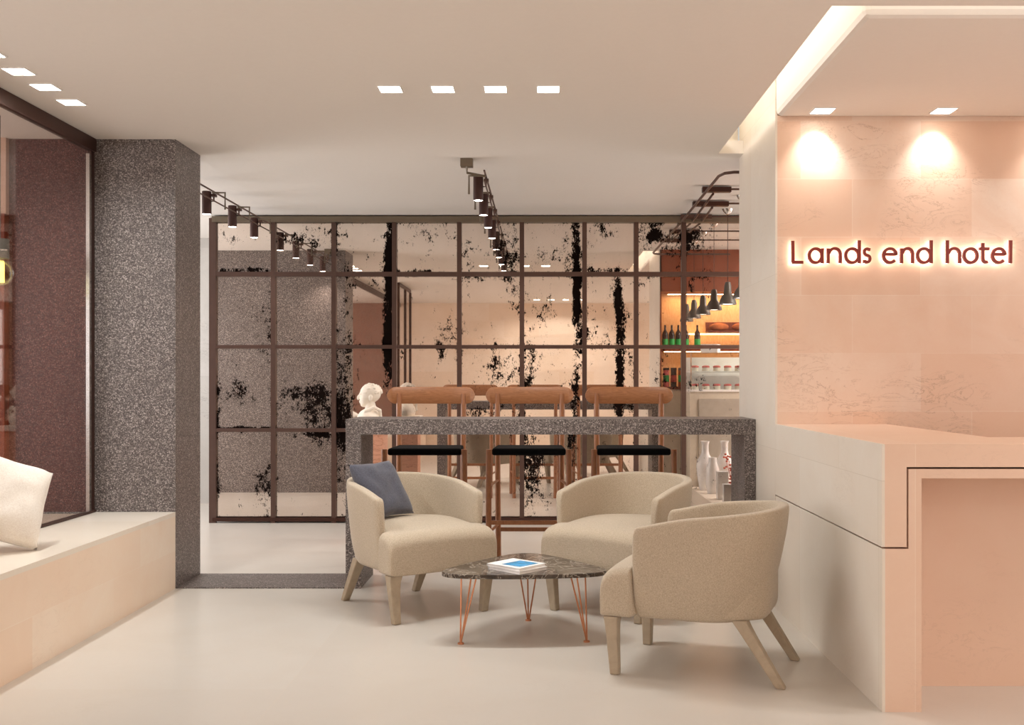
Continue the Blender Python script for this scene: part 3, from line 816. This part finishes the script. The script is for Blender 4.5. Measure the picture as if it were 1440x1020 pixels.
for i in range(5):
    for lv, z in ((0, 1.245), (1, 1.455)):
        x = 1.73+i*.125; y = 7.74
        if first is None:
            first = thing('cake', 'small round cake on the display case shelf', 'cake', (x, y, z), 0, 'round cakes in the display case')
            first['label'] = 'small round white cake with pink icing in the glass display case'
            bm = bmesh.new(); lathe(bm, [(0, 0), (.042, 0), (.042, .045), (0, .05)], 0, 0, 0, 18); obj('sponge', bm, 'plaster bust', first, smooth=True)
            bm = bmesh.new(); lathe(bm, [(.043, .04), (.044, .055), (.03, .064), (0, .066), (0, .04)], 0, 0, 0, 18); obj('icing', bm, 'pink icing', first, smooth=True)
        else: dup(first, (x, y, z))
# white cartons on top of the display case
o = bx('carton', 'white card', (-.10, .10, -.06, .06, 0, .10)); o.location = (1.93, 7.6, 1.668); o.rotation_euler = (0, math.radians(0), math.radians(25)); tag(o, 'white carton lying on top of the glass display case', 'carton')
def bottle(name, prof, mat, loc, label, cap='red label', lab='green label', group=None, cat='bottle', capz=.27):
    t = thing(name, label, cat, loc, 0, group)
    bm = bmesh.new(); lathe(bm, prof, 0, 0, 0, 20); obj('body', bm, mat, t, smooth=True)
    if lab:
        bm = bmesh.new(); r = max(p[0] for p in prof)+.001; lathe(bm, [(r, .05), (r, .12)], 0, 0, 0, 20); obj('paper_label', bm, lab, t, smooth=True)
    return t
bp = [(0, 0), (.036, 0), (.037, .01), (.037, .17), (.03, .20), (.013, .23), (.012, .29), (0, .29)]
t0 = thing('wall_shelf', 'long lit wood shelf with bottles in the orange cafe niche, seen in the mirror', 'shelf', (2, 7.03, 1.70))
rel(bx('board', 'mahogany', (1.41, 3.6, 6.931, 7.12, 1.70, 1.73)), t0); rel(bx('light_strip', 'niche strip', (1.75, 3.6, 7.125, 7.132, 1.80, 1.87)), t0) if False else None
rel(bx('light_strip', 'niche strip', (1.45, 3.6, 7.10, 7.12, 1.69, 1.699)), t0)
t0 = thing('wall_shelf', 'upper dark wood shelf with loaves in the orange cafe niche, seen in the mirror', 'shelf', (2.6, 7.03, 1.93))
rel(bx('board', 'mahogany', (1.98, 3.6, 6.931, 7.14, 1.92, 1.95)), t0); rel(bx('shelf_back', 'mahogany', (1.98, 3.6, 6.931, 6.945, 1.95, 2.06)), t0)
rel(bx('light_strip', 'niche strip', (1.70, 3.6, 7.0, 7.03, 1.905, 1.919)), t0)
b0 = bottle('bottle', bp, 'dark glass bottle', (1.47, 7.05, 1.7305), 'dark bottle with a green paper label on the lit cafe shelf', group='bottles on the lit cafe shelf')
for x in (1.55, 1.63, 1.72, 1.86): dup(b0, (x, 7.05, 1.7305))
bm = bmesh.new()
ell(bm, (0, 0, .05), (.12, .07, .05)); lo = obj('bread_loaf', bm, 'bread crust', smooth='all'); lo.location = (2.12, 7.05, 1.948)
tag(lo, 'round brown bread loaf on the upper cafe shelf', 'bread', 'bread loaves on the cafe shelves')
for x in (2.4,): q = lo.copy(); COL.objects.link(q); q.location = (x, 7.05, 1.948)
t0 = thing('cafe_cabinet', 'pale back cabinet under the orange cafe niche, seen in the mirror', 'cabinet', (1.42, 6.94, 0))
rel(bx('body', 'pale cabinet', (1.41, 3.6, 6.931, 7.2, 0, 1.24)), t0); rel(bx('worktop', 'mahogany', (1.405, 3.6, 6.931, 7.22, 1.24, 1.27)), t0)
for i, (x, mt, lab, nm) in enumerate(((1.47, 'pink icing', 'green label', 'pink jar with a green label'), (1.56, 'dark glass bottle', 'red label', 'dark jar with a red label'), (1.65, 'bread crust', 'green label', 'brown jar with a green label'))):
    jt = thing('jar', nm+' on the cafe back cabinet under the shelves', 'jar', (x, 7.15, 1.2705), 0, 'jars on the cafe back cabinet')
    bm = bmesh.new(); lathe(bm, [(0, 0), (.035, 0), (.035, .2), (0, .2)], 0, 0, 0, 18); obj('body', bm, mt, jt, smooth=True)
    bm = bmesh.new(); lathe(bm, [(.036, .06), (.036, .14)], 0, 0, 0, 18); obj('paper_label', bm, lab, jt, smooth=True)
    bm = bmesh.new(); lathe(bm, [(0, .23), (.037, .23), (.037, .2), (0, .2)], 0, 0, 0, 18); obj('lid', bm, 'dark glass bottle', jt, smooth=True)
# floor display with vases
tag(bx('display_plinth', 'bench top limestone', (1.64, 2.6, 7.95, 9.60, 0, .15)), 'low pale stone plinth with white vases by the mirror', 'plinth')
vp = [(0, 0), (.05, 0), (.06, .02), (.085, .16), (.092, .25), (.085, .31), (.045, .37), (.036, .41), (.036, .48), (.048, .51), (.042, .51), (.03, .48), (0, .47)]
def vase(loc, sc, label):
    bm = bmesh.new(); lathe(bm, [(r*sc, z*sc) for r, z in vp], 0, 0, 0, 28)
    o = obj('vase', bm, 'porcelain', smooth=True); o.location = loc
    return tag(o, label, 'vase', 'white porcelain vases on the plinth')
v1 = vase((1.76, 8.30, .15), 1.05, 'white porcelain vase with flared neck, leftmost on the low plinth')
v2 = vase((1.98, 8.25, .15), 1.05, 'white porcelain vase half hidden behind the coral flowers')
bm = bmesh.new(); lathe(bm, [(0, 0), (.055, 0), (.075, .1), (.07, .26), (.045, .33), (.042, .38), (0, .38)], 0, 0, 0, 28)
o = obj('vase', bm, 'porcelain', smooth=True); o.location = (1.79, 8.62, .15); tag(o, 'white shouldered jar standing in front of the leftmost vase', 'vase', 'white porcelain vases on the plinth')
for i, (x, y, w, h, lab) in enumerate(((1.80, 9.15, .055, .28, 'taller white ceramic block standing on the plinth near the mirror'), (1.80, 9.42, .04, .18, 'shorter white ceramic block standing on the plinth closest to the mirror'))):
    o = bx('ceramic_block', 'porcelain', (-w, w, -.05, .05, 0, h), bevel=.004); o.location = (x, y, .15); tag(o, lab, 'ornament', 'ceramic blocks on the plinth')
bm = bmesh.new()
for k in range(60):
    a = random.uniform(0, 2*PI); r = random.uniform(0, .09); z = random.uniform(.15, .42)
    ell(bm, (r*math.cos(a), r*math.sin(a), z), (.014, .014, .012), None, 1)
tube(bm, [(0, 0, 0), (.01, 0, .2), (0, 0, .35)], .004, 6)
for k in range(10):
    a = k*.63; tube(bm, [(0, 0, .1), (.07*math.cos(a), .07*math.sin(a), .34)], .002, 5)
lathe(bm, [(0, 0), (.04, 0), (.045, .12), (0, .1)], 0, 0, 0, 16)
o = obj('flower_spray', bm, 'coral flower', smooth='all'); o.location = (2.0, 8.62, .15); tag(o, 'coral red flower spray standing beside the white vases', 'flowers')

# door frame seen in the mirror
t0 = thing('door_frame', 'dark metal glazed door frame reflected in the mirror', 'door frame', (-2.31, 2.5, 0))
for y in (1.75, 2.4, 3.2): rel(bx('post', 'dark bronze', (-2.33, -2.29, y-.02, y+.02, 0, 2.86)), t0)
rel(bx('head_rail', 'dark bronze', (-2.33, -2.29, 1.77, 3.18, 2.86, 2.905)), t0)
rel(bx('glass_pane', 'partition glass', (-2.312, -2.306, 1.77, 3.18, .02, 2.86)), t0)

# wall lamp behind the glass partition at the far left
t0 = thing('globe_lamp', 'glass globe lamp with a yellow glowing core behind the glass partition', 'lamp', (-3.60, 6.1, 0))
XLp, YLp = -3.22, 6.08
sL = F/YLp; XLp = (0-765)/sL; ZLp = 1.35+(535-384)/sL
bm = bmesh.new(); bmesh.ops.create_uvsphere(bm, u_segments=28, v_segments=18, radius=.078, matrix=Matrix.Translation((XLp, YLp, ZLp)))
rel(obj('globe', bm, 'case glass', smooth='all'), t0)
bm = bmesh.new(); lathe(bm, [(0, -.055), (.042, -.055), (.042, .068), (0, .068)], XLp-.02, YLp, ZLp, 20); rel(obj('glowing_core', bm, 'yellow lamp', smooth=True), t0)
bm = bmesh.new(); lathe(bm, [(0, .085), (.05, .085), (.05, .20), (0, .20)], XLp, YLp, ZLp, 20); tube(bm, [(XLp, YLp, ZLp+.19), (XLp, YLp, HZ)], .004, 6)
rel(obj('cap', bm, 'grey cap', smooth=True), t0)

# ------------------------------------------------------------------ lights
WARM = (1, .88, .78)
# unseen area lights at side walls: front left for daylight, others added as fill
def side_fill(loc, e, deg, h, w, col=(.95, .975, 1)): light('side_daylight_fill', 'AREA', loc, e, col, h, (0, math.radians(deg), 0), size_y=w)
side_fill((XL+.06, 2.6, 1.75), 115, -90, 2.0, 5.0)
side_fill((XR-.06, 1.4, 1.75), 66, 90, 2.0, 4.6)
side_fill((XL+.06, 8.9, 1.6), 140, -90, 2.2, 3.2)
side_fill((XR-.06, 8.6, 1.7), 60, 90, 2.0, 2.2)
# light strips in the ceiling cove
light('cove_strip', 'AREA', (1.03, 5.7, 3.12), 5, (1, .95, .88), .08, (0, math.radians(-90), 0), size_y=2.8)
light('cove_strip', 'AREA', (3.0, 4.13, 3.12), 3.6, (1, .95, .88), 3.6, (math.radians(90), 0, 0), size_y=.08)
# unseen warm fill panels added above the reception, beyond the frame
light('reception_fill', 'AREA', (3.6, 5.3, HZ-.03), 7, WARM, .5, spread=160)
light('reception_fill', 'AREA', (3.3, 3.2, HZ-.03), 18, WARM, .5, spread=160)
# cafe niche
light('niche_lamp', 'AREA', (2.5, 7.06, 2.39), 9, (1, .78, .50), 2.0, (0, 0, 0), size_y=.08)
light('cafe_fill', 'AREA', (3.2, 8.6, HZ-.03), 50, (1, .95, .9), .6)  # unseen fill added to brighten the cafe corner

wd = bpy.data.worlds.new('world'); S.world = wd; wd.use_nodes = True
wd.node_tree.nodes['Background'].inputs[0].default_value = (1, .96, .9, 1); wd.node_tree.nodes['Background'].inputs[1].default_value = .5

# ------------------------------------------------------------------ camera
cam = bpy.data.cameras.new('camera'); co = bpy.data.objects.new('camera', cam); COL.objects.link(co)
co.location = (0, 0, 1.35); co.rotation_euler = (PI/2, 0, 0)
cam.sensor_width = 36; cam.lens = 36*F/1440
cam.shift_x = -45/1440; cam.shift_y = 25/1440
cam.clip_start = .05
S.camera = co
S.view_settings.view_transform = 'Standard'; S.view_settings.look = 'None'; S.view_settings.gamma = 1
S.view_settings.use_curve_mapping = False; S.view_settings.exposure = 0.27
S.cycles.max_bounces = 10; S.cycles.diffuse_bounces = 6; S.cycles.glossy_bounces = 4; S.cycles.transparent_max_bounces = 8
S.cycles.caustics_reflective = False; S.cycles.caustics_refractive = False; S.cycles.sample_clamp_indirect = 4
